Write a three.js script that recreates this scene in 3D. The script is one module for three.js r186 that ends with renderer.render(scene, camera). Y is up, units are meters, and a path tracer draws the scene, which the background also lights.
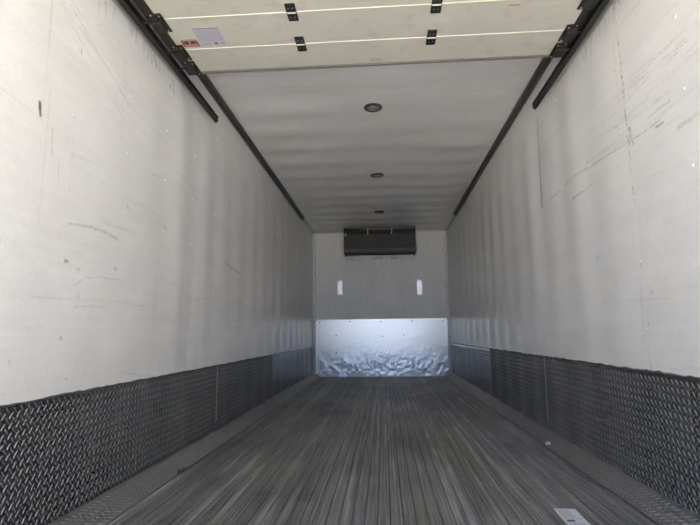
import * as THREE from 'three';
import { mergeGeometries } from 'three/addons/utils/BufferGeometryUtils.js';
import { RoundedBoxGeometry } from 'three/addons/geometries/RoundedBoxGeometry.js';
import { Sky } from 'three/addons/objects/Sky.js';

// ---------------------------------------------------------------- camera, sky, sun, exposure
const scene = new THREE.Scene();
const camera = new THREE.PerspectiveCamera(56.62, 700 / 525, 0.02, 400);
camera.rotation.order = 'YXZ';
camera.position.set(0.0525, 0.7506, 0);
camera.rotation.set(0.14506, 0.06719, -0.01207);
scene.add(camera);

const SUN = new THREE.Vector3().setFromSphericalCoords(1, THREE.MathUtils.degToRad(24), THREE.MathUtils.degToRad(-28));   // near noon, from behind the truck: it reaches the yard and the sill, not the walls
const sky = new Sky();
sky.name = 'sky';
sky.scale.setScalar(1000);
sky.material.uniforms.turbidity.value = 10;
sky.material.uniforms.rayleigh.value = 0.16;
sky.material.uniforms.mieCoefficient.value = 0.008;
sky.material.uniforms.mieDirectionalG.value = 0.8;
sky.material.uniforms.sunPosition.value.copy(SUN);
scene.add(sky);

const sun = new THREE.DirectionalLight(new THREE.Color(1, 0.93, 0.81), 27);
sun.name = 'sun';
sun.position.copy(SUN).multiplyScalar(40);
sun.castShadow = true;
sun.shadow.mapSize.set(2048, 2048);
Object.assign(sun.shadow.camera, { left: -16, right: 16, top: 16, bottom: -16, near: 1, far: 90 });
scene.add(sun, sun.target);

const renderer = new THREE.WebGLRenderer();
renderer.toneMapping = THREE.LinearToneMapping;
renderer.toneMappingExposure = 1.46;
renderer.shadowMap.enabled = true;

// ---------------------------------------------------------------- measures of the cargo box (metres)
const HW = 1.22, H = 2.595, ZR = 0.35, ZB = -8.768, LEN = ZR - ZB;
const RIV_Z = -1.84, RIV_DZ = 0.43, RIV_Y = 1.055, RIV_DY = 0.305;

// ---------------------------------------------------------------- random numbers and noise
let seed = 20117;
const rnd = () => { seed = (seed + 0x6d2b79f5) | 0; let t = Math.imul(seed ^ (seed >>> 15), 1 | seed); t = (t + Math.imul(t ^ (t >>> 7), 61 | t)) ^ t; return ((t ^ (t >>> 14)) >>> 0) / 4294967296; };
const rr = (a, b) => a + (b - a) * rnd();
const TBL = new Float32Array(65536);
for (let i = 0; i < 65536; i++) TBL[i] = rnd();
const cell = (x, y) => TBL[((x & 255) << 8 | (y & 255))];
function vn(x, y) {
  const ix = Math.floor(x), iy = Math.floor(y); let fx = x - ix, fy = y - iy;
  fx = fx * fx * (3 - 2 * fx); fy = fy * fy * (3 - 2 * fy);
  const a = cell(ix, iy), b = cell(ix + 1, iy), c = cell(ix, iy + 1), d = cell(ix + 1, iy + 1);
  return a + (b - a) * fx + (c - a) * fy + (a - b - c + d) * fx * fy;
}
const fbm = (x, y, n = 4) => { let s = 0, a = 0.5, t = 0; for (let i = 0; i < n; i++) { s += a * vn(x, y); t += a; a *= 0.5; x = x * 2.03 + 17.3; y = y * 2.03 + 9.1; } return s / t; };
const clamp = (x, a = 0, b = 1) => Math.min(b, Math.max(a, x));
const sstep = (a, b, x) => { const t = clamp((x - a) / (b - a)); return t * t * (3 - 2 * t); };

// ---------------------------------------------------------------- textures
function toTexture(rgb, w, h, srgb = true) {
  const d = new Uint8Array(w * h * 4);
  const enc = (x) => (srgb ? (x <= 0.0031308 ? x * 12.92 : 1.055 * Math.pow(x, 1 / 2.4) - 0.055) : x);
  for (let i = 0; i < w * h; i++) {
    for (let c = 0; c < 3; c++) d[i * 4 + c] = clamp(enc(clamp(rgb[i * 3 + c]))) * 255 + 0.5;
    d[i * 4 + 3] = 255;
  }
  const t = new THREE.DataTexture(d, w, h);
  t.colorSpace = srgb ? THREE.SRGBColorSpace : THREE.NoColorSpace;
  t.magFilter = THREE.LinearFilter; t.minFilter = THREE.LinearMipmapLinearFilter; t.generateMipmaps = true;
  t.wrapS = t.wrapT = THREE.RepeatWrapping; t.needsUpdate = true;
  return t;
}
// a sheet of paint measured in metres: base(u, v) gives the colour, then strokes of dirt are laid on it
class Sheet {
  constructor(w, h, mw, mh, base) {
    Object.assign(this, { w, h, mw, mh }); this.p = new Float32Array(w * h * 3);
    for (let j = 0; j < h; j++) for (let i = 0; i < w; i++) { const c = base((i + 0.5) / w * mw, (j + 0.5) / h * mh), k = (j * w + i) * 3; this.p[k] = c[0]; this.p[k + 1] = c[1]; this.p[k + 2] = c[2]; }
  }
  stroke(pts, r0, r1, col, a, rough = 0.6) {          // pts [u, v] in metres; the width runs from r0 to r1; broken up by noise
    const n = pts.length - 1, R = Math.max(r0, r1) * 1.4;
    for (let s = 0; s < n; s++) {
      const [x0, y0] = pts[s], [x1, y1] = pts[s + 1], dx = x1 - x0, dy = y1 - y0, L2 = dx * dx + dy * dy || 1e-9;
      const i0 = Math.max(0, Math.floor((Math.min(x0, x1) - R) / this.mw * this.w)), i1 = Math.min(this.w - 1, Math.ceil((Math.max(x0, x1) + R) / this.mw * this.w));
      const j0 = Math.max(0, Math.floor((Math.min(y0, y1) - R) / this.mh * this.h)), j1 = Math.min(this.h - 1, Math.ceil((Math.max(y0, y1) + R) / this.mh * this.h));
      for (let j = j0; j <= j1; j++) for (let i = i0; i <= i1; i++) {
        const x = (i + 0.5) / this.w * this.mw, y = (j + 0.5) / this.h * this.mh;
        let t = ((x - x0) * dx + (y - y0) * dy) / L2; if (n > 1 && (t < 0 && s > 0)) continue; t = clamp(t);
        const q = (s + t) / n, r = (r0 + (r1 - r0) * q) * (0.7 + 0.6 * vn(x * 60 + 3, y * 60)), d = Math.hypot(x - x0 - t * dx, y - y0 - t * dy);
        let m = a * sstep(r, r * 0.35, d) * (1 - rough + rough * 1.6 * vn(x * 130 + 71, y * 130 + 5)) ; m = clamp(m);
        if (m > 0.003) { const k = (j * this.w + i) * 3; for (let c = 0; c < 3; c++) this.p[k + c] += (col[c] - this.p[k + c]) * m; }
      }
    }
  }
  texture(srgb = true) { return toTexture(this.p, this.w, this.h, srgb); }
}
const GREY = [0.2, 0.19, 0.18], DARK = [0.05, 0.045, 0.04], RUST = [0.2, 0.145, 0.085], WORN = [0.84, 0.84, 0.83];
const wu = (z) => ZR - z;                             // metres along the wall from the rear opening

function wallSheet(o, hand) {
  const S = new Sheet(2048, 800, LEN, 2.6, (u, v) => {
    const big = fbm(u * 0.9 + o, v * 0.9 + o, 4), mid = fbm(u * 5 + o * 2, v * 7, 3), fine = vn(u * 90 + o, v * 120), str = vn(u * 2.2 + o, v * 55), vert = fbm(u * 22 + o, v * 1.1 + 3, 3);
    const runs = sstep(0.42, 0.62, fbm(u * 0.55 + o + 7, v * 0.2, 2));      // old water runs, in places
    let k = 0.88 + 0.06 * (big - 0.5) + 0.09 * (mid - 0.5) + 0.045 * (fine - 0.5) + 0.035 * (str - 0.5) - 0.25 * runs * Math.max(0, vert - 0.56);
    const w = 0.02 + 0.025 * (fbm(u * 1.3 + 40 + o, v * 1.6, 3) - 0.3);
    return [k * (1 + w * 0.5), k, k * (1 - w)];
  });
  for (let i = 0; i < 260; i++) {                      // rubbed scuffs, nearly level, left by freight
    const u = rr(0.2, LEN), v = rr(0.5, 2.3), l = rr(0.05, 0.5), s = rr(-0.12, 0.12);
    S.stroke([[u, v], [u + l * 0.5, v + s * l * 0.5 + rr(-0.01, 0.01)], [u + l, v + s * l]], rr(0.002, 0.006), rr(0.001, 0.004), rnd() < 0.25 ? WORN : GREY, rr(0.05, 0.2), 0.9);
  }
  for (let i = 0; i < 46; i++) { const u = rr(0.3, LEN), v = rr(0.8, 2.4), l = rr(0.1, 0.6); S.stroke([[u, v], [u + rr(-0.01, 0.01), v - l]], rr(0.004, 0.012), 0.003, GREY, rr(0.04, 0.13), 0.8); }
  for (let i = 0; i < 170; i++) { const u = rr(0.2, LEN), v = rr(0.55, 2.5); S.stroke([[u, v], [u + rr(-0.01, 0.01), v + rr(-0.012, 0.012)]], rr(0.003, 0.007), 0.003, rnd() < 0.3 ? RUST : DARK, rr(0.08, 0.4), 0.4); }
  for (let i = 0; i < 60; i++) { const u = rr(0.6, 3.3), v = rr(2.26, 2.33); S.stroke([[u, v + 0.04], [u + rr(-0.015, 0.015), v - rr(0, 0.05)]], rr(0.012, 0.03), 0.005, rnd() < 0.6 ? RUST : DARK, rr(0.05, 0.22), 0.9); }   // grease and rust washed off the track
  hand(S);
  return S.texture();
}
const lineOf = (list) => list.map(([z, y]) => [wu(z), y]);
const wallTexL = wallSheet(0, (S) => {
  S.stroke(lineOf([[-1.64, 1.62], [-1.648, 1.575]]), 0.012, 0.008, [0.09, 0.06, 0.03], 0.92, 0.1);
  S.stroke(lineOf([[-1.86, 1.21], [-2.0, 1.226], [-2.12, 1.226], [-2.22, 1.215]]), 0.006, 0.013, GREY, 0.34, 0.7);
  S.stroke(lineOf([[-1.855, 1.054], [-1.87, 1.054]]), 0.01, 0.008, DARK, 0.50, 0.2);
  S.stroke(lineOf([[-1.94, 1.03], [-1.945, 1.03]]), 0.012, 0.012, GREY, 0.25, 0.4);
  S.stroke(lineOf([[-2.22, 1.07], [-2.225, 1.075]]), 0.014, 0.014, GREY, 0.31, 0.4);
  S.stroke(lineOf([[-1.92, 0.96], [-1.99, 1.0], [-2.1, 1.016], [-2.3, 1.02]]), 0.005, 0.004, GREY, 0.22, 0.8);
  S.stroke(lineOf([[-1.858, 1.97], [-1.86, 1.955]]), 0.008, 0.006, DARK, 0.37, 0.2);
  S.stroke(lineOf([[-1.864, 0.75], [-1.866, 0.742]]), 0.007, 0.006, DARK, 0.43, 0.2);
  S.stroke(lineOf([[-2.5, 2.33], [-2.52, 2.29], [-2.56, 2.28]]), 0.018, 0.008, RUST, 0.46, 0.8);
  S.stroke(lineOf([[-2.71, 2.275], [-2.715, 2.25]]), 0.009, 0.006, DARK, 0.37, 0.4);
  S.stroke(lineOf([[-2.3, 1.4], [-2.31, 1.39]]), 0.008, 0.006, DARK, 0.31, 0.3);
  S.stroke(lineOf([[-2.725, 1.387], [-2.73, 1.38]]), 0.012, 0.012, GREY, 0.37, 0.3);
  S.stroke(lineOf([[-3.8, 1.335], [-3.96, 1.31], [-4.25, 1.287]]), 0.009, 0.012, GREY, 0.37, 0.6);
  S.stroke(lineOf([[-1.72, 1.55], [-1.73, 1.45]]), 0.006, 0.004, GREY, 0.25, 0.8);
  S.stroke(lineOf([[-1.77, 1.46], [-1.775, 1.36]]), 0.005, 0.004, GREY, 0.25, 0.8);
  for (let i = 0; i < 22; i++) { const z = rr(-1.5, -2.3), y = 2.2 - (-1.45 - z) * rr(0.1, 0.55), l = rr(0.06, 0.3); S.stroke(lineOf([[z, y], [z - l, y - l * rr(0.2, 0.5)]]), 0.005, 0.003, GREY, rr(0.08, 0.25), 0.9); }
});
const wallTexR = wallSheet(31.7, (S) => {
  S.stroke(lineOf([[-3.512, 2.32], [-3.518, 2.07], [-3.529, 1.81], [-3.535, 1.66]]), 0.012, 0.04, [0.22, 0.2, 0.17], 0.5, 0.6);
  S.stroke(lineOf([[-3.33, 1.645], [-3.08, 1.663], [-2.84, 1.668], [-2.52, 1.642], [-2.17, 1.62], [-2.01, 1.617]]), 0.008, 0.005, GREY, 0.37, 0.7);
  S.stroke(lineOf([[-2.75, 1.69], [-2.5, 1.68], [-2.25, 1.66]]), 0.005, 0.004, GREY, 0.22, 0.9);
  S.stroke(lineOf([[-2.95, 1.542], [-2.81, 1.547]]), 0.014, 0.007, DARK, 0.31, 0.5);
  S.stroke(lineOf([[-2.81, 1.547], [-2.66, 1.552]]), 0.008, 0.004, GREY, 0.25, 0.8);
  S.stroke(lineOf([[-2.04, 1.598], [-1.985, 1.597]]), 0.009, 0.004, DARK, 0.50, 0.3);
  S.stroke(lineOf([[-1.9, 1.535], [-1.74, 1.537]]), 0.014, 0.008, GREY, 0.28, 0.8);
  S.stroke(lineOf([[-3.1, 1.083], [-3.101, 1.073]]), 0.009, 0.007, DARK, 0.50, 0.2);
  S.stroke(lineOf([[-2.253, 0.78], [-2.254, 0.773]]), 0.007, 0.006, DARK, 0.43, 0.2);
  S.stroke(lineOf([[-2.7, 1.15], [-2.702, 1.13]]), 0.015, 0.015, GREY, 0.31, 0.6);
  S.stroke(lineOf([[-2.292, 0.95], [-2.296, 0.8], [-2.301, 0.69]]), 0.004, 0.003, GREY, 0.31, 0.6);
  S.stroke(lineOf([[-2.72, 1.696], [-2.725, 1.69]]), 0.008, 0.006, DARK, 0.37, 0.3);
  for (let i = 0; i < 40; i++) { const z = rr(-1.65, -2.35), y = 1.76 + rr(-0.14, 0.14), l = rr(0.05, 0.28); S.stroke(lineOf([[z, y], [z - l, y + l * rr(-0.1, 0.15)]]), rr(0.003, 0.009), 0.003, GREY, rr(0.08, 0.28), 0.95); }
  for (let i = 0; i < 70; i++) { const y = rr(1.33, 2.36), z = -2.272 + rr(-0.006, 0.006); S.stroke(lineOf([[z, y], [z + rr(-0.003, 0.003), y - rr(0.005, 0.05)]]), rr(0.003, 0.006), 0.003, RUST, rr(0.1, 0.5), 0.8); }   // rust weeping from the panel joint
  for (let i = 0; i < 14; i++) { const y = rr(1.6, 1.7), z = -2.26 + rr(-0.03, 0.03); S.stroke(lineOf([[z, y], [z, y - 0.02]]), 0.008, 0.003, RUST, rr(0.2, 0.5), 0.8); }
  for (let i = 0; i < 10; i++) { const y = rr(1.7, 2.05), z = -3.3 + rr(-0.06, 0.04); S.stroke(lineOf([[z, y], [z, y - rr(0.1, 0.3)]]), 0.009, 0.003, GREY, rr(0.08, 0.2), 0.9); }
});
const ceilTex = (() => {
  const S = new Sheet(512, 1600, 2.44, LEN, (u, v) => {
    const k = 0.86 + 0.07 * (fbm(u * 1.4 + 11, v * 1.4, 4) - 0.5) + 0.07 * (fbm(u * 6, v * 9 + 3, 3) - 0.5) + 0.05 * (vn(u * 3, v * 60) - 0.5);
    return [k * 1.012, k, k * 0.975];
  });
  for (let i = 0; i < 90; i++) { const u = rr(0, 2.4), v = rr(0.3, LEN), l = rr(0.03, 0.3); S.stroke([[u, v], [u + l, v + rr(-0.02, 0.02)]], rr(0.003, 0.007), 0.003, GREY, rr(0.05, 0.2), 0.9); }
  for (let i = 0; i < 130; i++) { const u = 1.25 + (rnd() + rnd() - 1) * 0.85, v = LEN - 0.4 - Math.pow(rnd(), 1.6) * 1.5, l = rr(0.08, 0.4); S.stroke([[u - l / 2, v], [u + l / 2, v + rr(-0.05, 0.05)]], rr(0.01, 0.04), 0.015, [0.12, 0.11, 0.1], rr(0.06, 0.26), 0.9); }   // grime near the cooling unit, with shade of the buckled liner painted in
  S.stroke([[1.22 + 0.8, ZR + 7.04], [1.22 + 0.92, ZR + 7.04]].map(([a, b]) => [a, b]), 0.02, 0.02, DARK, 0.5, 0.6);
  return S.texture();
})();
const backTex = new Sheet(512, 512, 2.44, H, (u, v) => {
  const k = 0.87 + 0.11 * (fbm(u * 3 + 5, v * 3, 4) - 0.5) + 0.08 * (vn(u * 60, v * 8) - 0.5) + 0.05 * (vn(u * 80, v * 80) - 0.5);
  return [k * 1.0, k, k * 0.985];
}).texture();
// worn aluminium: scratches along the length, dull oxide, olive dirt in places
const floorTex = (() => {
  const S = new Sheet(1200, 1500, 2.2, LEN, (u, v) => {
    const s1 = vn(u * 330, v * 3.1), s2 = vn(u * 150 + 9, v * 5), s3 = fbm(u * 40 + 3, v * 0.7 + 8, 3), b = fbm(u * 3, v * 1.8, 4), g = vn(u * 300, v * 150), o = sstep(0.56, 0.74, fbm(u * 2.6 + 31, v * 0.9 + 3, 3));
    const rail = cell(Math.floor(u / 0.05217) + 40, 7) - 0.5;
    let k = 0.315 + 0.26 * (b - 0.5) + 0.16 * (s1 - 0.5) + 0.12 * (s2 - 0.5) + 0.12 * (g - 0.5) + 0.07 * rail + 0.16 * sstep(0.6, 0.76, s3) * (0.5 + s2);
    k = Math.max(0.1, k);
    return [k * (1 + 0.03 * o), k * (1 + 0.01 * o), k * (1.02 - 0.1 * o)];
  });
  const PALE = [0.72, 0.72, 0.72], SOOT = [0.08, 0.08, 0.08];
  for (let i = 0; i < 230; i++) { const u = rr(0, 2.2), v = rr(1.6, LEN), l = rr(0.1, 1.1); S.stroke([[u, v], [u + rr(-0.004, 0.004), v + l]], rr(0.002, 0.006), 0.002, rnd() < 0.55 ? PALE : SOOT, rr(0.12, 0.5), 0.9); }
  for (let i = 0; i < 60; i++) { const u = rr(0, 2.1), v = rr(1.6, LEN), l = rr(0.03, 0.22); S.stroke([[u, v], [u + l, v + rr(-0.06, 0.06)]], rr(0.003, 0.008), 0.003, rnd() < 0.6 ? PALE : SOOT, rr(0.1, 0.4), 0.95); }
  S.stroke([[0.86, ZR + 3.72], [0.98, ZR + 3.68], [1.1, ZR + 3.7]], 0.012, 0.008, PALE, 0.55, 0.9);
  S.stroke([[1.13, ZR + 3.6], [1.15, ZR + 3.78]], 0.01, 0.006, PALE, 0.5, 0.9);
  for (let i = 0; i < 24; i++) { const u = rr(0, 2.1), v = rr(1.6, 7), l = rr(0.05, 0.35); S.stroke([[u, v], [u + rr(-0.06, 0.06), v + l]], rr(0.03, 0.08), 0.02, SOOT, rr(0.08, 0.25), 0.95); }
  return S.texture();
})();
const kickTex = (() => {
  const S = new Sheet(1024, 128, 4, 0.5, (u, v) => {
    const k = 0.17 + 0.13 * (fbm(u * 3, v * 3 + 4, 4) - 0.5) + 0.07 * (vn(u * 40, v * 60) - 0.5) + 0.09 * (fbm(u * 9, v * 2, 3) - 0.5);
    return [k * 0.985, k, k * 1.035];
  });
  for (let i = 0; i < 90; i++) { const u = rr(0, 4), v = rr(0, 0.5), l = rr(0.02, 0.25); S.stroke([[u, v], [u + l, v + rr(-0.03, 0.03)]], 0.004, 0.003, rnd() < 0.5 ? [0.6, 0.6, 0.62] : [0.08, 0.08, 0.08], rr(0.1, 0.45), 0.9); }
  return S.texture();
})();
const roughTex = new Sheet(256, 256, 1, 1, (u, v) => { const k = 0.55 + 0.5 * (fbm(u * 8, v * 8, 4) - 0.5) + 0.3 * (vn(u * 90, v * 90) - 0.5); return [k, k, k]; }).texture(false);
const doorTex = new Sheet(1024, 128, 2.2, 0.27, (u, v) => {
  const k = 0.62 + 0.08 * (fbm(u * 3 + 70, v * 6, 4) - 0.5) + 0.04 * (vn(u * 12, v * 120) - 0.5) - 0.05 * sstep(0.6, 0.8, fbm(u * 14 + 4, v * 16, 3));
  return [k * 1.0, k * 0.975, k * 0.845];
}).texture();
const groundTex = (() => { const t = new Sheet(512, 512, 8, 8, (u, v) => { const k = 0.46 + 0.16 * (fbm(u * 1, v * 1, 5) - 0.5) + 0.08 * (vn(u * 30, v * 30) - 0.5); return [k * 1.06, k * 0.97, k * 0.83]; }).texture(); t.repeat.set(10, 10); return t; })();

// ---------------------------------------------------------------- materials
const std = (o) => new THREE.MeshStandardMaterial(o);
const lin = (r, g, b) => new THREE.Color().setRGB(r, g, b);
const M = {
  wallL: std({ map: wallTexL, roughness: 0.33 }), wallR: std({ map: wallTexR, roughness: 0.33 }),
  ceil: std({ map: ceilTex, roughness: 0.36 }), back: std({ map: backTex, roughness: 0.5 }),
  core: std({ color: lin(0.3, 0.28, 0.25), roughness: 0.9 }),
  outer: std({ color: lin(0.75, 0.75, 0.74), roughness: 0.4 }),
  kick: std({ map: kickTex, metalness: 0.85, roughnessMap: roughTex, roughness: 0.85 }),
  tread: std({ color: lin(0.4, 0.41, 0.43), metalness: 0.9, roughness: 0.38 }),
  plate: std({ color: lin(0.74, 0.74, 0.74), metalness: 1, roughness: 0.32 }),
  kickReflect: std({ color: lin(0.46, 0.45, 0.44), metalness: 1, roughness: 0.26 }),  // last sheet shinier and paler, reflection of the bulkhead plate put into its colour
  flange: std({ color: lin(0.3, 0.3, 0.305), metalness: 0.7, roughnessMap: roughTex, roughness: 0.8 }),
  flangeTread: std({ color: lin(0.42, 0.42, 0.43), metalness: 0.8, roughness: 0.45 }),
  plateTread: std({ color: lin(0.96, 0.96, 0.95), metalness: 1, roughness: 0.28 }),
  rib: std({ map: floorTex, metalness: 0.6, roughness: 0.52 }),
  floorBase: std({ color: lin(0.12, 0.118, 0.115), metalness: 0.3, roughness: 0.8 }),
  trimMetal: std({ color: lin(0.16, 0.155, 0.15), metalness: 0.6, roughness: 0.45 }),
  trimWhite: std({ color: lin(0.8, 0.8, 0.79), roughness: 0.4 }),
  seal: std({ color: lin(0.09, 0.09, 0.095), roughness: 0.7 }),
  joint: std({ color: lin(0.55, 0.54, 0.52), metalness: 0.4, roughness: 0.5 }),
  rivet: std({ color: lin(0.95, 0.95, 0.95), roughness: 0.15 }),
  steelRivet: std({ color: lin(0.2, 0.2, 0.21), metalness: 0.6, roughness: 0.4 }),
  door: std({ map: doorTex, roughness: 0.5 }),
  doorEdgeGlint: std({ color: lin(0.8, 0.78, 0.68), roughness: 0.45 }),
  felt: std({ color: lin(0.19, 0.18, 0.165), roughness: 0.95 }),
  hinge: std({ color: lin(0.045, 0.045, 0.05), metalness: 0.5, roughness: 0.5 }),
  pin: std({ color: lin(0.5, 0.5, 0.5), metalness: 0.9, roughness: 0.35 }),
  grease: std({ color: lin(0.035, 0.032, 0.03), metalness: 0.4, roughness: 0.5 }),
  track: std({ color: lin(0.04, 0.038, 0.037), metalness: 0.7, roughness: 0.5 }),
  trackLip: std({ color: lin(0.1, 0.085, 0.065), metalness: 0.4, roughness: 0.6 }),
  black: std({ color: lin(0.01, 0.01, 0.0105), roughness: 0.5 }),
  unit: std({ color: lin(0.018, 0.018, 0.019), roughness: 0.5 }),
  unitGrey: std({ color: lin(0.1, 0.096, 0.09), metalness: 0.3, roughness: 0.5 }),
  foam: std({ color: lin(0.9, 0.89, 0.86), roughness: 0.9 }),
  lampRing: std({ color: lin(0.06, 0.06, 0.058), metalness: 0.3, roughness: 0.45 }),
  lampLens: std({ color: lin(0.3, 0.29, 0.275), roughness: 0.25 }),
  ground: std({ map: groundTex, roughness: 0.95 }),
  crumb: std({ color: lin(0.75, 0.73, 0.68), roughness: 0.9 }),
};

// ---------------------------------------------------------------- helpers
function mesh(name, geo, mat, parent = scene) { const m = new THREE.Mesh(geo, mat); m.name = name; m.castShadow = m.receiveShadow = true; parent.add(m); return m; }
function group(name, pos = [0, 0, 0]) { const g = new THREE.Group(); g.name = name; g.position.set(...pos); scene.add(g); return g; }
function tag(o, label, category, opt = {}) { o.userData = { label, category, ...opt }; return o; }
const structure = (o, label, category) => tag(o, label, category, { kind: 'structure' });
const bx = (x0, x1, y0, y1, z0, z1) => new THREE.BoxGeometry(x1 - x0, y1 - y0, z1 - z0).translate((x0 + x1) / 2, (y0 + y1) / 2, (z0 + z1) / 2);
const rbx = (x0, x1, y0, y1, z0, z1, r = 0.004) => new RoundedBoxGeometry(x1 - x0, y1 - y0, z1 - z0, 2, r).translate((x0 + x1) / 2, (y0 + y1) / 2, (z0 + z1) / 2);
function grid(nu, nv, fn, uvf) {
  const p = [], t = [], ix = [];
  for (let j = 0; j <= nv; j++) for (let i = 0; i <= nu; i++) { const q = fn(i / nu, j / nv); p.push(...q); t.push(...uvf(q, i / nu, j / nv)); }
  for (let j = 0; j < nv; j++) for (let i = 0; i < nu; i++) { const a = j * (nu + 1) + i, b = a + 1, c = a + nu + 1, d = c + 1; ix.push(a, b, d, a, d, c); }
  const g = new THREE.BufferGeometry(); g.setAttribute('position', new THREE.Float32BufferAttribute(p, 3)); g.setAttribute('uv', new THREE.Float32BufferAttribute(t, 2)); g.setIndex(ix); g.computeVertexNormals();
  return g;
}
const flat = (g) => (g.index ? g.toNonIndexed() : g);
const join = (list) => mergeGeometries(list.map((g) => { const f = flat(g); for (const k of Object.keys(f.attributes)) if (!['position', 'normal', 'uv'].includes(k)) f.deleteAttribute(k); return f; }));

// ---------------------------------------------------------------- the buckled liner: how far the skin stands off its plane
// screwed down at each stud, it bellies between them
const stud = (z) => (z - RIV_Z) / RIV_DZ;
function wallWave(s, y, z) {
  const o = s * 13.7, k = stud(z), bay = vn(Math.floor(k) * 1.7 + o, 3.3 + y * 0.4);
  const belly = 0.5 - 0.5 * Math.cos(2 * Math.PI * k);
  const deep = sstep(-2.0, -3.6, z);
  return sstep(2.42, 2.15, y) * belly * (0.002 + 0.0065 * deep) * (0.3 + 1.5 * bay) + sstep(2.5, 2.1, y) * 0.014 * (fbm(z * 1.1 + o, y * 0.35 + 4, 2) - 0.5) * (0.4 + 0.6 * deep) + 0.0025 * (fbm(z * 3.1 + o, y * 2.2, 2) - 0.5);
}
function ceilWave(x, z) {
  const k = stud(z), belly = 0.5 - 0.5 * Math.cos(2 * Math.PI * k + 1.2 * (vn(x * 1.3 + 4, z * 0.8) - 0.5));
  const edge = sstep(1.22, 0.9, Math.abs(x));
  return edge * (belly * 0.011 * (0.2 + 1.4 * vn(x * 1.1 + 9, z * 1.3)) + 0.024 * (fbm(x * 1.2 + 2, z * 1.5 + 7, 3) - 0.35));
}

// ---------------------------------------------------------------- setting: ground, floor, walls, ceiling
{
  const g = mesh('ground', bx(-45, 45, -1.5, -1.2, -45, 45), M.ground);
  structure(g, 'sunlit pale concrete yard that the truck stands on', 'ground');
}
const floor = group('floor', [0, 0, 0]);
structure(floor, 'ribbed aluminium cargo floor with worn lengthwise rails', 'floor');
mesh('floor_bed', bx(-HW - 0.06, HW + 0.06, -0.16, -0.009, ZB - 0.06, ZR), M.floorBase, floor);
const COVE_L = 0.135, COVE_R = 0.115;
{
  const x0 = -HW + COVE_L, x1 = HW - COVE_R, n = 42, pitch = (x1 - x0) / n, half = pitch / 2 - 0.002;
  const prof = [[-half, -0.011], [-half, -0.003], [-half + 0.0025, 0]];
  const nR = 3, wR = (2 * half - 0.005) / (nR * 2 - 1);
  for (let i = 0; i < nR * 2 - 1; i++) { const a = -half + 0.0025 + i * wR, b = a + wR; if (i % 2) prof.push([a + 0.0012, -0.004], [b - 0.0012, -0.004], [b, 0]); else prof.push([b, 0]); }
  prof.push([half, -0.003], [half, -0.011]);
  const variants = [];
  for (let k = 0; k < n; k++) {
    const p = [], t = [], cx = (k + 0.5) * pitch;
    for (let i = 0; i < prof.length - 1; i++) {
      const [ax, ay] = prof[i], [bx_, by] = prof[i + 1], za = ZR, zb = ZB + 0.006;
      const q = [[ax, ay, za], [bx_, by, za], [bx_, by, zb], [ax, ay, zb]];
      for (const m of [0, 1, 2, 0, 2, 3]) { p.push(...q[m]); t.push((cx + q[m][0]) / 2.2, (ZR - q[m][2]) / LEN); }
    }
    const g = new THREE.BufferGeometry(); g.setAttribute('position', new THREE.Float32BufferAttribute(p, 3)); g.setAttribute('uv', new THREE.Float32BufferAttribute(t, 2)); g.computeVertexNormals();
    variants.push(g);
  }
  for (let i = 0; i < n; i++) { const r = mesh('floor_rail', variants[i], M.rib, floor); r.position.x = x0 + (i + 0.5) * pitch; }
}

const rivetGeo = new THREE.SphereGeometry(0.0095, 8, 5, 0, Math.PI * 2, 0, Math.PI / 2).scale(1, 0.45, 1);
const uvWall = (q) => [(ZR - q[2]) / LEN, q[1] / 2.6];
function sideWall(s) {
  const left = s < 0, w = group(left ? 'wall_left' : 'wall_right');
  structure(w, left ? 'scuffed off-white liner wall with a brown spot and a grey smear' : 'scuffed off-white liner wall with a rusty panel joint, curved scratch and dark drip', 'wall');
  mesh('wall_core', bx(s > 0 ? HW + 0.012 : -HW - 0.07, s > 0 ? HW + 0.07 : -HW - 0.012, -0.16, H + 0.07, ZB - 0.06, ZR), M.core, w);
  mesh('outer_skin', bx(s > 0 ? HW + 0.07 : -HW - 0.073, s > 0 ? HW + 0.073 : -HW - 0.07, -0.16, H + 0.07, ZB - 0.06, ZR), M.outer, w);
  const cuts = left ? [ZR, ZB] : [ZR, -2.272, ZB];
  for (let i = 0; i + 1 < cuts.length; i++) {
    const za = cuts[i] - (i ? 0.0012 : 0), zb = cuts[i + 1] + (i + 2 < cuts.length ? 0.0012 : 0), n = Math.max(20, Math.round((za - zb) / 0.03));
    const face = grid(n, 34, (a, b) => { const z = za + (zb - za) * a, y = b * H; return [s * (HW - wallWave(s, y, z)), y, z]; }, uvWall);
    const rear = grid(n, 1, (a, b) => { const z = za + (zb - za) * a, y = b * H; return [s * (HW + 0.011), y, z]; }, uvWall);
    const rim = (z) => grid(1, 34, (a, b) => { const y = b * H; return [s * (HW + 0.011 - a * (0.011 + wallWave(s, y, z))), y, z]; }, uvWall);
    if (left) { for (const g of [face]) { g.index.array.reverse(); g.computeVertexNormals(); } }
    mesh('liner_panel', join([face, rear, rim(za), rim(zb)]), left ? M.wallL : M.wallR, w);
  }
  for (let k = 0; k < 12; k++) for (let j = -1; j < 5; j++) {
    const z = RIV_Z - k * RIV_DZ, y = RIV_Y + j * RIV_DY; if (y > 2.3 || (y < 0.6)) continue;
    const r = mesh('rivet', rivetGeo, M.rivet, w);
    r.position.set(s * (HW - wallWave(s, y, z) + 0.0005), y, z); r.rotation.z = s > 0 ? Math.PI / 2 : -Math.PI / 2;
  }
  return w;
}
sideWall(-1); sideWall(1);

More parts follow.
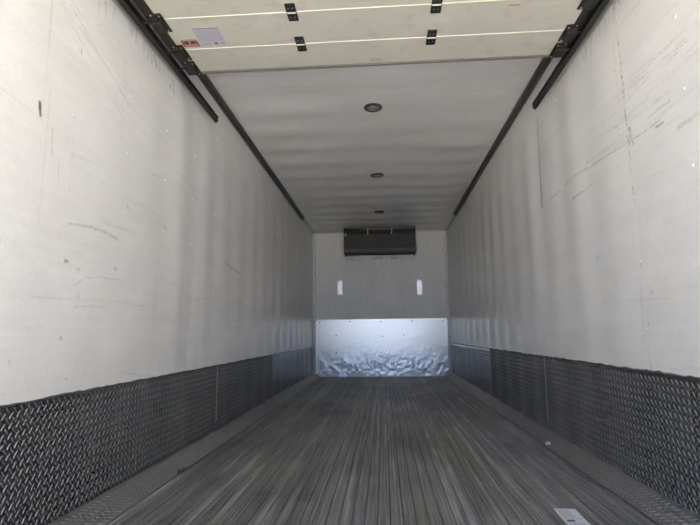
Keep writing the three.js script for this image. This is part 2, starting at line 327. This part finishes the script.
const ceiling = group('ceiling');
structure(ceiling, 'buckled off-white liner ceiling with rows of rivets', 'ceiling');
mesh('ceiling_core', bx(-HW - 0.07, HW + 0.07, H + 0.03, H + 0.09, ZB - 0.06, ZR), M.core, ceiling);
mesh('liner_panel', grid(60, 300, (a, b) => { const x = -HW + 2 * HW * a, z = ZR + (ZB - ZR) * b; return [x, H - ceilWave(x, z), z]; }, (q) => [(q[0] + HW) / 2.44, (ZR - q[2]) / LEN]), M.ceil, ceiling);
mesh('roof_skin', bx(-HW - 0.075, HW + 0.075, H + 0.09, H + 0.094, ZB - 0.06, ZR), M.outer, ceiling);
for (let k = 5; k < 15; k++) for (let i = 0; i < 8; i++) {
  const x = -1.06 + i * 0.3055, z = RIV_Z - k * RIV_DZ; if (z < -7.6) continue;
  const r = mesh('rivet', rivetGeo, M.rivet, ceiling); r.position.set(x, H - ceilWave(x, z) + 0.0005, z); r.rotation.x = Math.PI;
}

// the bulkhead at the nose end
const PT = 1.005;                                     // top of its tread plate
const wallBack = group('wall_back');
structure(wallBack, 'grey bulkhead wall behind the cooling unit', 'wall');
mesh('bulkhead_panel', bx(-HW, HW, -0.02, H, ZB - 0.06, ZB), M.back, wallBack);
for (const [a, b] of [[-1.2, -0.645], [0.622, 1.2]]) mesh('upper_panel', rbx(a, b, 2.0, H - 0.03, ZB - 0.001, ZB + 0.004, 0.0015), M.back, wallBack);

// tread bar of a checker plate: a lens with a flat crown
const treadGeo = (() => {
  const L = 0.0145, Wd = 0.0038, h = 0.0019, lo = [[-L, 0], [-L * 0.55, -Wd], [L * 0.55, -Wd], [L, 0], [L * 0.55, Wd], [-L * 0.55, Wd]], hi = lo.map(([x, y]) => [x * 0.8, y * 0.42]), p = [];
  const tri = (a, b, c) => p.push(...a, ...b, ...c);
  for (let i = 0; i < 6; i++) { const j = (i + 1) % 6, A = [...lo[i], 0], B = [...lo[j], 0], C = [...hi[j], h], D = [...hi[i], h]; tri(A, B, C); tri(A, C, D); }
  for (let i = 1; i < 5; i++) tri([...hi[0], h], [...hi[i], h], [...hi[i + 1], h]);
  const g = new THREE.BufferGeometry(); g.setAttribute('position', new THREE.Float32BufferAttribute(p, 3)); g.computeVertexNormals(); return g;
})();
const LAT = 0.0335;
// matrices for a lattice of bars on a sheet: at(a, b) gives the point, U/V/N the sheet's axes
function treads(wA, wB, at, U, V, N, sel) {
  const B = new THREE.Matrix4(), Q = new THREE.Matrix4(), out = [];
  B.makeBasis(U, V, N);
  for (let i = 0; i * LAT / 2 < wA; i++) for (let j = i % 2; j * LAT / 2 < wB; j += 2) {
    const a = i * LAT / 2 + 0.006, b = j * LAT / 2 + 0.012; if (a > wA - 0.008 || b > wB - 0.008) continue;
    const p = at(a, b); if (!p || (sel && !sel(p))) continue;
    const m = B.clone().multiply(Q.makeRotationZ((i % 2 ? 1 : -1) * 0.9)); m.setPosition(p[0], p[1], p[2]); out.push(m);
  }
  return out;
}
function field(name, mats, mat, parent) {
  const im = new THREE.InstancedMesh(treadGeo, mat, mats.length); mats.forEach((m, i) => im.setMatrixAt(i, m)); im.name = name; im.userData.kind = 'stuff'; im.castShadow = im.receiveShadow = true; parent.add(im); return im;
}
const X = new THREE.Vector3(1, 0, 0), Y = new THREE.Vector3(0, 1, 0), Z = new THREE.Vector3(0, 0, 1);

{ // tread plate on the bulkhead, its foot beaten up by pallets
  const bp = group('bulkhead_plate'); bp.position.set(0, 0, 0);
  tag(bp, 'bright dented aluminium tread plate across the foot of the bulkhead', 'metal plate');
  const dent = (x, y) => { const low = sstep(0.52, 0.1, y); return 0.007 + sstep(1.2, 1.08, Math.abs(x)) * 0.014 * low * (fbm(x * 7 + 3, y * 7, 3) - 0.42) + 0.005 * (fbm(x * 2.2 + 8, y * 2.4, 2) - 0.5) * sstep(1, 0.75, y) + 0.009 * low * (vn(x * 21, y * 21) - 0.5); };
  const off = (x, y) => ZB + 0.004 + Math.max(0.001, dent(x, y));
  const w = 1.2;
  mesh('sheet', grid(220, 96, (a, b) => { const x = -w + 2 * w * a, y = 0.003 + b * (PT - 0.003); return [x, y, off(x, y)]; }, (q) => [q[0], q[1]]), M.plate, bp);
  mesh('sheet_edge', bx(-w, w, PT - 0.003, PT, ZB + 0.0005, ZB + 0.012), M.seal, bp);
  const m = treads(2 * w, PT - 0.01, (a, b) => [-w + a, b, off(-w + a, b) - 0.0002], X, Y, Z);
  field('tread_bars', m, M.plateTread, bp);
  for (const [x, y] of [[-1.1, 0.955], [-0.55, 0.965], [0, 0.96], [0.55, 0.965], [1.1, 0.955], [-0.8, 0.72], [0.03, 0.7], [0.4, 0.72], [0.9, 0.48], [-0.8, 0.42], [0, 0.42]]) { const r = mesh('rivet', rivetGeo, M.steelRivet, bp); r.position.set(x, y, off(x, y)); r.rotation.x = Math.PI / 2; r.scale.setScalar(1.4); }
}
[[-0.723, 1.575], [0.707, 1.56]].forEach(([x, y], i) => {
  const p = group(i ? 'patch_plate_001' : 'patch_plate', [x, y, ZB]);
  tag(p, i ? 'small upright tread plate patch on the bulkhead, on the side of the drip-stained wall' : 'small upright tread plate patch on the bulkhead, on the side of the brown-spotted wall', 'metal plate', { group: 'tread plate patches on the bulkhead' });
  mesh('sheet', rbx(-0.046, 0.046, -0.13, 0.13, 0, 0.004, 0.0015), M.plate, p);
  field('tread_bars', treads(0.09, 0.255, (a, b) => [-0.045 + a, -0.127 + b, 0.0039], X, Y, Z), M.plateTread, p);
  for (const b of [-0.115, 0.115]) { const r = mesh('rivet', rivetGeo, M.steelRivet, p); r.position.set(0, b, 0.004); r.rotation.x = Math.PI / 2; }
});

// kick sheets along the foot of each wall, bent out over the floor edge
function kick(s) {
  const left = s < 0, KH = left ? 0.522 : 0.566, k = group(left ? 'baseboard_left' : 'baseboard_right');
  structure(k, left ? 'dark tread plate kick sheets below the brown-spotted wall' : 'dark tread plate kick sheets below the wall with the curved scratch', 'baseboard');
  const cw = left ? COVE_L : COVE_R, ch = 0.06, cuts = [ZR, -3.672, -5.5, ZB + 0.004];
  const xo = (y, z) => s * (HW - wallWave(s, y, z) - 0.006 - 0.004 * (fbm(z * 2.3 + s * 5, y * 3, 2) - 0.35) - 0.0);
  for (let i = 0; i < 3; i++) {
    const za = cuts[i] - 0.001, zb = cuts[i + 1] + 0.001, n = Math.round((za - zb) / 0.035);
    const uv = (q) => [-q[2] / 4 + (left ? 0 : 0.5), q[1] / 0.5 * 0.9];
    const sheet = grid(n, 14, (a, b) => { const z = za + (zb - za) * a, y = ch + b * (KH - ch); return [xo(y, z), y, z]; }, uv);
    const top = grid(n, 1, (a, b) => { const z = za + (zb - za) * a; return [xo(KH, z) + s * 0.02 * b, KH, z]; }, uv);
    mesh('kick_sheet', join([sheet, top]), i === 2 ? M.kickReflect : M.kick, k);
    const cove = grid(n, 3, (a, b) => { const z = za + (zb - za) * a, x1 = xo(ch, z), x0 = s * (HW - cw - 0.004); return [x1 + (x0 - x1) * b, ch + (0.003 - ch) * b + 0.006 * Math.sin(Math.PI * b) * (fbm(z * 5, 3 + s, 2) - 0.6), z]; }, (q) => [-q[2] / 4, q[0]]);
    mesh('floor_flange', cove, M.flange, k);
  }
  const N = new THREE.Vector3(-s, 0, 0), U = new THREE.Vector3(0, 0, s), V = Y;
  let all = treads(LEN - 0.02, KH - ch - 0.006, (a, b) => { const z = ZR - a - 0.008, y = ch + b; return [xo(y, z) + s * 0.0002, y, z]; }, U, V, N);
  const near = [], rest = [];
  const z1 = left ? -1.5 : -1.78;
  const cand = all.filter((m) => m.elements[14] < z1).sort((a, b) => b.elements[14] - a.elements[14]).slice(0, 300), set = new Set(cand);
  for (const m of all) (set.has(m) ? near : rest).push(m);
  for (const m of near) { const t = mesh('tread_bar', treadGeo, M.tread, k); m.decompose(t.position, t.quaternion, t.scale); }
  field('tread_bars', rest, M.tread, k);
  const V2 = new THREE.Vector3(s * (cw - 0.006), ch, 0).normalize(), N2 = new THREE.Vector3().crossVectors(U, V2);
  field('flange_tread_bars', treads(LEN - 0.02, Math.hypot(cw, ch) - 0.012, (a, b) => { const z = ZR - a - 0.008, f = 1 - (b + 0.004) / Math.hypot(cw, ch), x1 = xo(ch, z), x0 = s * (HW - cw - 0.004); return [x1 + (x0 - x1) * f, ch + (0.003 - ch) * f + 0.006 * Math.sin(Math.PI * f) * (fbm(z * 5, 3 + s, 2) - 0.6) - 0.0006, z]; }, U, V2, N2), M.flangeTread, k);
  // bead of sealant along the top edge
  const bead = grid(260, 4, (a, b) => { const z = ZR + (ZB - ZR) * a, r = (left ? 0.004 : 0.005) + (left ? 0.0025 : 0.0035) * vn(z * 9 + s * 4, 2), f = b * Math.PI; return [s * (HW - wallWave(s, KH, z) + 0.002 - 0.9 * r * Math.sin(f) - 0.004 * (b < 0.5 ? 1 : 0)), KH - 0.001 + r * 0.8 * (1 - Math.cos(f)) * (0.6 + 0.7 * vn(z * 23, 5)), z]; }, (q) => [q[2], q[1]]);
  mesh('sealant_bead', bead, M.seal, k);
  // cover strip on the first joint
  const zj = -3.672;
  mesh('joint_strip', grid(1, 14, (a, b) => { const y = ch + 0.06 + b * (KH - ch - 0.065), z = zj + (a - 0.5) * 0.02 * (left ? 1 : 1); return [xo(y, z) - s * 0.003, y, z]; }, (q) => [q[2], q[1]]), M.joint, k);
}
kick(-1); kick(1);

// ---------------------------------------------------------------- trims
function angleTrim(s, n) {                              // metal angle in the ceiling corner
  const t = group('trim_' + n); const z0 = ZR, z1 = ZB + 0.01, a = 0.042, e = 0.004;
  structure(t, s < 0 ? 'dark metal corner strip between ceiling and brown-spotted wall' : 'dark metal corner strip between ceiling and drip-stained wall', 'trim');
  const x = (u) => s * u, bxs = (u0, u1, y0, y1, zb, za) => (s > 0 ? bx(u0, u1, y0, y1, zb, za) : bx(-u1, -u0, y0, y1, zb, za));
  for (const [za, zb, m] of [[z0, -7.55, M.trimMetal], [-7.55, z1, M.trimWhite]]) {     // the last length is pale, with the bulkhead's reflection put into its colour
    mesh('wall_leg', bxs(HW - 0.016, HW - 0.004, H - a, H - 0.004, zb, za), m, t);
    mesh('ceiling_leg', bxs(HW - a - 0.006, HW - 0.012, H - 0.012, H + 0.004, zb, za), m, t);
  }
}
angleTrim(-1, 1); angleTrim(1, 2);
for (const [s, n] of [[-1, 3], [1, 4]]) {               // pale angles in the back corners, with rivets
  const t = group('trim_' + n, [s * HW, 0, ZB]);
  structure(t, s < 0 ? 'pale riveted corner strip where bulkhead meets brown-spotted wall' : 'pale riveted corner strip where bulkhead meets drip-stained wall', 'trim');
  mesh('corner_strip', s > 0 ? rbx(-0.05, -0.004, 0.004, H - 0.005, 0.0, 0.03, 0.003) : rbx(0.004, 0.05, 0.004, H - 0.005, 0.0, 0.03, 0.003), M.trimWhite, t);
  for (let i = 0; i < 9; i++) { const r = mesh('rivet', rivetGeo, M.steelRivet, t); r.position.set(-s * 0.034, 0.1 + i * 0.29, 0.0298); r.rotation.x = Math.PI / 2; }
}
for (const [a, b, n] of [[-1.18, -0.62, 5], [0.65, 1.18, 6]]) { const t = group('trim_' + n, [0, H, ZB]); structure(t, n === 5 ? 'pale strip along bulkhead top, brown-spotted wall side of cooling unit' : 'pale strip along bulkhead top, drip-stained wall side of cooling unit', 'trim'); mesh('head_strip', rbx(a, b, -0.03, -0.006, 0.0, 0.012, 0.002), M.trimWhite, t); }
{ // rear frame round the opening, behind the camera's view
  const t = group('trim_7'); structure(t, 'steel rear frame round the loading opening', 'trim');
  mesh('header', bx(-HW - 0.08, HW + 0.08, 2.43, H + 0.1, ZR, ZR + 0.06), M.outer, t);
  for (const s of [-1, 1]) mesh('post', s > 0 ? bx(HW, HW + 0.08, -0.16, 2.43, ZR, ZR + 0.06) : bx(-HW - 0.08, -HW, -0.16, 2.43, ZR, ZR + 0.06), M.outer, t);
  mesh('sill', bx(-HW - 0.08, HW + 0.08, -0.16, -0.012, ZR, ZR + 0.06), M.kick, t);
}

// ---------------------------------------------------------------- cooling unit on the bulkhead
{
  const e = group('cooling_unit', [0.012, 2.355, ZB]);
  tag(e, 'black slatted cooling unit mounted high on the bulkhead under the ceiling', 'cooling unit');
  const w = 0.625, y0 = -0.235, y1 = 0.235, f = 0.4;
  mesh('housing', join([bx(-w + 0.015, w - 0.015, y0 + 0.04, y1 - 0.002, 0, 0.2), bx(-w + 0.01, w - 0.01, y0 + 0.1, y1 - 0.125, 0.2, f - 0.03)]), M.black, e);
  for (const s of [-1, 1]) mesh('end_panel', s > 0 ? rbx(w - 0.015, w, y0 + 0.02, y1, 0, f, 0.004) : rbx(-w, -w + 0.015, y0 + 0.02, y1, 0, f, 0.004), M.unit, e);
  const pl = [];
  for (let i = 0; i < 9; i++) { const y = -0.122 + i * 0.0265; pl.push(bx(-w + 0.015, w - 0.015, -0.0105, 0.0105, -0.004, 0.004).rotateX(0.25).translate(0, y, f - 0.014)); }
  mesh('front_louvres', join(pl), M.unit, e);
  mesh('top_rail', rbx(-w, w, y1 - 0.016, y1, f - 0.012, f + 0.003, 0.003), M.unitGrey, e);
  mesh('grille_rail', rbx(-w + 0.01, w - 0.01, 0.112, 0.122, f - 0.012, f + 0.002, 0.003), M.unitGrey, e);
  for (const x of [-0.205, 0.21]) mesh('grille_divider', rbx(x - 0.01, x + 0.01, 0.112, y1 - 0.01, f - 0.01, f + 0.004, 0.003), M.trimWhite, e);
  mesh('bracket_tab', rbx(-w + 0.02, -w + 0.04, 0.085, 0.135, f - 0.004, f + 0.005, 0.002), M.trimWhite, e);
  for (const [a, b] of [[-0.6, -0.225], [-0.19, 0.195], [0.225, 0.6]]) { const bars = []; for (let i = 1; i < 4; i++) bars.push(bx(a, b, 0.122 + i * 0.025 - 0.0015, 0.122 + i * 0.025 + 0.0015, f - 0.03, f - 0.025)); mesh('fan_guard', join(bars), M.black, e); }
  mesh('drip_tray', join([rbx(-w + 0.005, w - 0.02, -0.185, -0.14, f - 0.03, f, 0.006), bx(-w + 0.01, w - 0.02, y0 + 0.04, y0 + 0.055, 0.02, f - 0.02)]), M.unitGrey, e);
  mesh('tray_gap_shade', rbx(-w + 0.005, w - 0.02, y0, -0.19, f - 0.06, f - 0.035, 0.004), M.black, e);  // black strip added as the shade in the gap under the tray
}
{ // crusts of old foam on the wall just below the unit
  [[-0.47, 0.17, 'wide crust of white foam below the cooling unit, brown-spotted wall end'], [-0.02, 0.2, 'long crust of white foam below the middle of the cooling unit'], [0.27, 0.12, 'short crust of white foam below the cooling unit, off its middle']].forEach(([x, w, label], i) => {
    const g = grid(18, 6, (a, b) => { const t = a * 2 - 1, r = Math.sqrt(Math.max(0, 1 - t * t)) * (0.5 + 0.9 * vn(a * 7 + i * 9, 3)), f = b * Math.PI; return [t * w * 0.6, 0.024 * r * Math.cos(f) + 0.006 * (vn(a * 9 + i, b * 4) - 0.5), -0.001 + 0.05 * r * Math.sin(f)]; }, (q) => [q[0], q[1]]);
    const o = mesh(i ? 'foam_crust_00' + i : 'foam_crust', g, M.foam); o.position.set(x, 2.1, ZB); tag(o, label, 'foam', { group: 'foam crusts under the cooling unit' });
  });
}

// ---------------------------------------------------------------- dome lights (off)
[[0.003, -3.79, 'round unlit dome light on the ceiling, first from the roll-up door'], [0.011, -5.5, 'round unlit dome light on the ceiling between the two others'], [0.017, -7.25, 'round unlit dome light on the ceiling closest to the cooling unit']].forEach(([x, z, label], i) => {
  const l = group(i ? 'ceiling_light_00' + i : 'ceiling_light', [x, H - ceilWave(x, z) + 0.004, z]);
  tag(l, label, 'lamp', { group: 'dome lights down the middle of the ceiling' });
  const v = (list) => list.map(([r, y]) => new THREE.Vector2(r, y));
  mesh('bezel', new THREE.LatheGeometry(v([[0.052, -0.012], [0.055, -0.017], [0.066, -0.016], [0.075, -0.01], [0.077, 0], [0.05, 0]]), 40), M.lampRing, l);
  mesh('lens', new THREE.LatheGeometry(v([[0.0001, -0.022], [0.02, -0.0215], [0.038, -0.019], [0.05, -0.014], [0.054, -0.008]]), 40), M.lampLens, l);
  for (let k = 0; k < 3; k++) { const a = k * 2.094 + 0.5, s = mesh('screw', new THREE.SphereGeometry(0.0035, 8, 6), M.pin, l); s.position.set(0.066 * Math.cos(a), -0.0155, 0.066 * Math.sin(a)); }
});

// ---------------------------------------------------------------- roll-up door, open under the ceiling
const DY = 2.37;                                        // its inner face
{
  const d = group('door_1', [0.01, DY, -2.755]);
  structure(d, 'cream sectional roll-up door, open and lying flat under the ceiling', 'door');
  const w = 1.1, pitch = 0.275, n = 11, seam = (k) => (k > 0 ? k * pitch - 0.035 : 0);
  const uvFix = (g, k) => { const p = g.attributes.position, u = g.attributes.uv; for (let i = 0; i < p.count; i++) u.setXY(i, (p.getX(i) + 1.1) / 2.2 + k * 0.31, p.getZ(i) / pitch + k * 0.17); return g; };
  for (let k = 0; k < n; k++) {
    const z0 = seam(k), z1 = seam(k + 1);              // z grows towards the rear opening
    mesh('door_section', uvFix(new RoundedBoxGeometry(2 * w, 0.034, z1 - z0 - 0.0055, 3, 0.0045).translate(0, 0.017, (z0 + z1) / 2), k), M.door, d);
    for (const e of [-1, 1]) mesh('end_stile', e > 0 ? rbx(w - 0.012, w + 0.042, -0.003, 0.031, z0 + 0.004, z1 - 0.004, 0.003) : rbx(-w - 0.042, -w + 0.012, -0.003, 0.031, z0 + 0.004, z1 - 0.004, 0.003), M.grease, d);
    if (k < n - 1) mesh('section_seam_glint', new THREE.CapsuleGeometry(0.0042, 2 * w - 0.1, 3, 8).rotateZ(Math.PI / 2).translate(0, 0.0015, z1 - 0.0), M.doorEdgeGlint, d);  // paler seam beads paint in the light caught by the section edges
  }
  mesh('edge_seal', join([rbx(-w + 0.01, w - 0.01, -0.004, 0.032, -0.022, 0.001, 0.004)]), M.felt, d);
  // centre hinges: two leaves, a knuckle and screws
  const leaf = (x, z, sgn) => rbx(x - 0.026, x + 0.026, -0.0045, 0.0005, Math.min(z, z + sgn * 0.066), Math.max(z, z + sgn * 0.066), 0.002);
  for (let k = 1; k < n; k++) for (const x of [-0.39, 0.34]) {
    const z = seam(k), h = mesh('hinge', join([leaf(x, z + 0.002, 1), leaf(x, z - 0.002, -1)]), M.hinge, d);
    mesh('hinge_pin', new THREE.CylinderGeometry(0.0055, 0.0055, 0.044, 10).rotateZ(Math.PI / 2).translate(x, -0.006, z), M.pin, h);
    const sc = []; for (const a of [-0.035, 0.035]) for (const b of [-0.011, 0.011]) sc.push(new THREE.SphereGeometry(0.004, 6, 4).scale(1, 0.5, 1).translate(x + b, -0.0045, z + a));
    mesh('screws', join(sc), M.pin, h);
  }
  // end hinges with roller spindles that run in the tracks
  for (let k = 0; k < n; k++) for (const s of [-1, 1]) {
    const z = seam(k) + (k ? 0 : 0.075), xc = s * (w - 0.004);
    const h = mesh('roller_bracket', join([rbx(xc - 0.042, xc + 0.042, -0.006, 0.0005, z - 0.1, z + 0.05, 0.003), rbx(xc - 0.03, xc + 0.03, -0.03, -0.004, z - 0.06, z + 0.012, 0.006), rbx(xc - 0.018, xc + 0.02, -0.02, -0.003, z + 0.01, z + 0.035, 0.004)]), M.grease, d);
    mesh('roller_spindle', new THREE.CylinderGeometry(0.0055, 0.0055, 0.09, 10).rotateZ(Math.PI / 2).translate(s * (w + 0.018), -0.016, z), M.grease, h);
    mesh('roller', new THREE.CylinderGeometry(0.0135, 0.0135, 0.018, 16).rotateZ(Math.PI / 2).translate(s * (w + 0.067), -0.016, z), M.hinge, h);
    mesh('bolts', join([[-0.026, -0.085], [0.012, -0.085], [-0.026, 0.03], [0.012, 0.042]].map(([a, b]) => new THREE.SphereGeometry(0.0055, 6, 5).scale(1, 0.7, 1).translate(xc + s * a, -0.007, z + b))), M.pin, h);
  }
  // stickers
  const sticker = (name, label, x, z, sx, sz, draw, turn = 0) => {
    const c = document.createElement('canvas'); c.width = 256; c.height = Math.round(256 * sz / sx); draw(c.getContext('2d'), c.width, c.height);
    const t = new THREE.CanvasTexture(c); t.colorSpace = THREE.SRGBColorSpace;
    const m = mesh(name, new THREE.BoxGeometry(sx, 0.0006, sz), [M.foam, M.foam, M.foam, std({ map: t, roughness: 0.4 }), M.foam, M.foam], d);
    m.position.set(x, -0.0003, z); m.rotation.y = turn; m.userData.label = label; return m;
  };
  const bars = (g, x, y, w, h, n, col) => { g.fillStyle = col; for (let i = 0; i < n; i++) { let a = x; while (a < x + w - 4) { const l = 6 + rnd() * 20; g.fillRect(a, y + h * i / n, Math.min(l, x + w - a), h / n * 0.45); a += l + 4; } } };
  sticker('instruction_sticker', 'pale lilac sticker with lines of small print', -0.875, 0.35, 0.15, 0.165, (g, w, h) => {
    g.fillStyle = '#c6c3cb'; g.fillRect(0, 0, w, h); g.fillStyle = '#8d8b9a'; g.fillRect(10, h * 0.04, w - 20, h * 0.05);
    bars(g, 12, h * 0.14, w - 24, h * 0.62, 10, '#a3a1b0'); g.fillStyle = '#55565f'; g.fillRect(w * 0.55, h * 0.83, w * 0.12, h * 0.1); bars(g, w * 0.75, h * 0.83, w * 0.2, h * 0.12, 2, '#77788a'); bars(g, w * 0.1, h * 0.85, w * 0.3, h * 0.1, 2, '#9a98a6');
  });
  sticker('warning_sticker', 'red and white warning sticker with a dark picture', -1.003, 0.302, 0.095, 0.07, (g, w, h) => {
    g.fillStyle = '#a85a45'; g.fillRect(0, 0, w, h); g.fillStyle = '#cfc9c0'; g.fillRect(0, 0, w, h * 0.18); bars(g, 8, h * 0.02, w - 16, h * 0.16, 2, '#5a4a44');
    g.fillStyle = '#3c332f'; g.beginPath(); g.ellipse(w * 0.3, h * 0.5, w * 0.14, h * 0.2, 0.4, 0, 7); g.fill(); g.beginPath(); g.ellipse(w * 0.66, h * 0.46, w * 0.17, h * 0.16, -0.3, 0, 7); g.fill();
    g.fillStyle = '#d9d2c8'; g.fillRect(w * 0.08, h * 0.75, w * 0.84, h * 0.06); g.fillRect(w * 0.45, h * 0.3, w * 0.06, h * 0.3);
  });
  sticker('maker_plate', 'small pale plate with a red line', 0.03, 0.045, 0.075, 0.026, (g, w, h) => { g.fillStyle = '#c9c3b6'; g.fillRect(0, 0, w, h); bars(g, 14, h * 0.15, w - 28, h * 0.4, 1, '#6b5a52'); g.fillStyle = '#b0604c'; g.fillRect(10, h * 0.7, w - 20, h * 0.16); });
  sticker('marking_sticker', 'thin faded brown marking', 0.73, 0.475, 0.06, 0.012, (g, w, h) => { g.fillStyle = '#a8977f'; g.fillRect(0, 0, w, h); bars(g, 10, h * 0.2, w - 20, h * 0.6, 1, '#6e5640'); });
}

// ---------------------------------------------------------------- door tracks: C channels under the ceiling
for (const s of [-1, 1]) {
  const t = group(s < 0 ? 'door_track' : 'door_track_001', [s * HW, 2.352, 0]);
  tag(t, s < 0 ? 'greasy steel roller track of the door, along the brown-spotted wall' : 'greasy steel roller track of the door, along the drip-stained wall', 'door track', { group: 'roller tracks of the door' });
  const ze = -3.385, zr = ZR - 0.02, b = (u0, u1, y0, y1, za = ze, zb = zr) => (s > 0 ? bx(-u1, -u0, y0, y1, za, zb) : bx(u0, u1, y0, y1, za, zb));
  mesh('channel_web', b(0.038, 0.041, -0.016, 0.02), M.track, t);
  mesh('channel_flange', b(0.041, 0.07, 0.017, 0.02), M.track, t);
  mesh('channel_flange', b(0.041, 0.07, -0.016, -0.013), M.track, t);
  mesh('channel_lip', b(0.067, 0.07, 0.008, 0.017), M.track, t);
  mesh('channel_lip', b(0.067, 0.07, -0.013, -0.005), M.track, t);
  mesh('end_stop', join([b(0.041, 0.067, -0.013, 0.017, ze + 0.006, ze + 0.01), b(0.048, 0.06, -0.03, -0.013, ze + 0.004, ze + 0.014)]), M.grease, t);
  for (let i = 0; i < 5; i++) { const z = -3.1 + i * 0.62; mesh('wall_bracket', join([b(0.036, 0.04, 0.018, 0.05, z - 0.015, z + 0.015), b(0.002, 0.04, 0.046, 0.05, z - 0.015, z + 0.015), b(-0.004, 0.004, 0.046, 0.075, z - 0.015, z + 0.015)]), M.trackLip, t); }
  for (let i = 0; i < 5; i++) { const z = -3.1 + i * 0.62; const sc = mesh('bolt', new THREE.CylinderGeometry(0.007, 0.007, 0.006, 6).rotateZ(Math.PI / 2), M.pin, t); sc.position.set(-s * 0.043, 0.002, z); }
}

// ---------------------------------------------------------------- things lying on the floor
{
  const c = document.createElement('canvas'); c.width = 256; c.height = 640; const g = c.getContext('2d');
  g.fillStyle = '#dcdde6'; g.fillRect(0, 0, 256, 640);
  g.fillStyle = '#9ea3b0'; g.fillRect(26, 24, 150, 12);
  for (let i = 0; i < 13; i++) { g.fillStyle = i % 3 ? '#aab0ba' : '#8f959f'; g.fillRect(26, 48 + i * 16, 130 + rnd() * 30, 9); }
  g.fillStyle = '#3f434c'; g.fillRect(30, 282, 190, 9); g.fillStyle = '#b2b6c2'; g.fillRect(188, 150, 36, 10); g.fillStyle = '#5d616c'; g.fillRect(34, 320, 90, 60); for (let i = 0; i < 9; i++) { g.fillStyle = '#9da2ad'; g.fillRect(34, 410 + i * 22, 188, 9); }
  const t = new THREE.CanvasTexture(c); t.colorSpace = THREE.SRGBColorSpace; t.center.set(0.5, 0.5);
  // a sheet with a little curl
  const p = mesh('paper_label', grid(8, 20, (a, b) => [(a - 0.5) * 0.09, 0.0015 + 0.002 * Math.sin(a * 3.1) * b + 0.003 * Math.pow(Math.abs(b - 0.5) * 2, 3), (0.5 - b) * -0.235], (q, a, b) => [a, 1 - b]), std({ map: t, roughness: 0.6 }));
  p.position.set(0.797, 0.001, -2.135); p.rotation.y = -0.02;
  tag(p, 'white printed paper label lying on the ribbed floor', 'paper');
}
{
  const lump = (name, x, z, y, r, label, mat) => { const g = new THREE.IcosahedronGeometry(r, 2); const p = g.attributes.position; for (let i = 0; i < p.count; i++) { const k = 0.65 + 0.7 * vn(p.getX(i) / r * 1.7 + x * 50 + 9, p.getY(i) / r * 1.7 + p.getZ(i) / r * 2.3 + 5); p.setXYZ(i, p.getX(i) * k * 1.3, p.getY(i) * k * 1.0, p.getZ(i) * k); } g.computeVertexNormals(); const m = mesh(name, g, mat); m.position.set(x, y, z); tag(m, label, 'debris'); return m; };
  lump('debris_crumb', 1.118, -3.44, 0.016, 0.014, 'small white crumb on the floor edge beside the kick sheet', M.crumb);
  const f = mesh('debris_scrap', grid(14, 5, (a, b) => { const t = a * 2 - 1; return [(b - 0.5) * 0.05 * (1 - t * t), 0.003 + 0.012 * (1 - t * t) * (0.5 + vn(a * 5, b * 3)), t * 0.07]; }, (q, a, b) => [a, b]), M.trimMetal);
  f.position.set(-1.075, 0.004, -2.78); f.rotation.y = -0.12; tag(f, 'dark curled scrap of sealant at the floor edge', 'debris');
}
scene.traverse((o) => { if (o.isMesh && o !== sky) o.castShadow = o.receiveShadow = true; });
renderer.render(scene, camera);
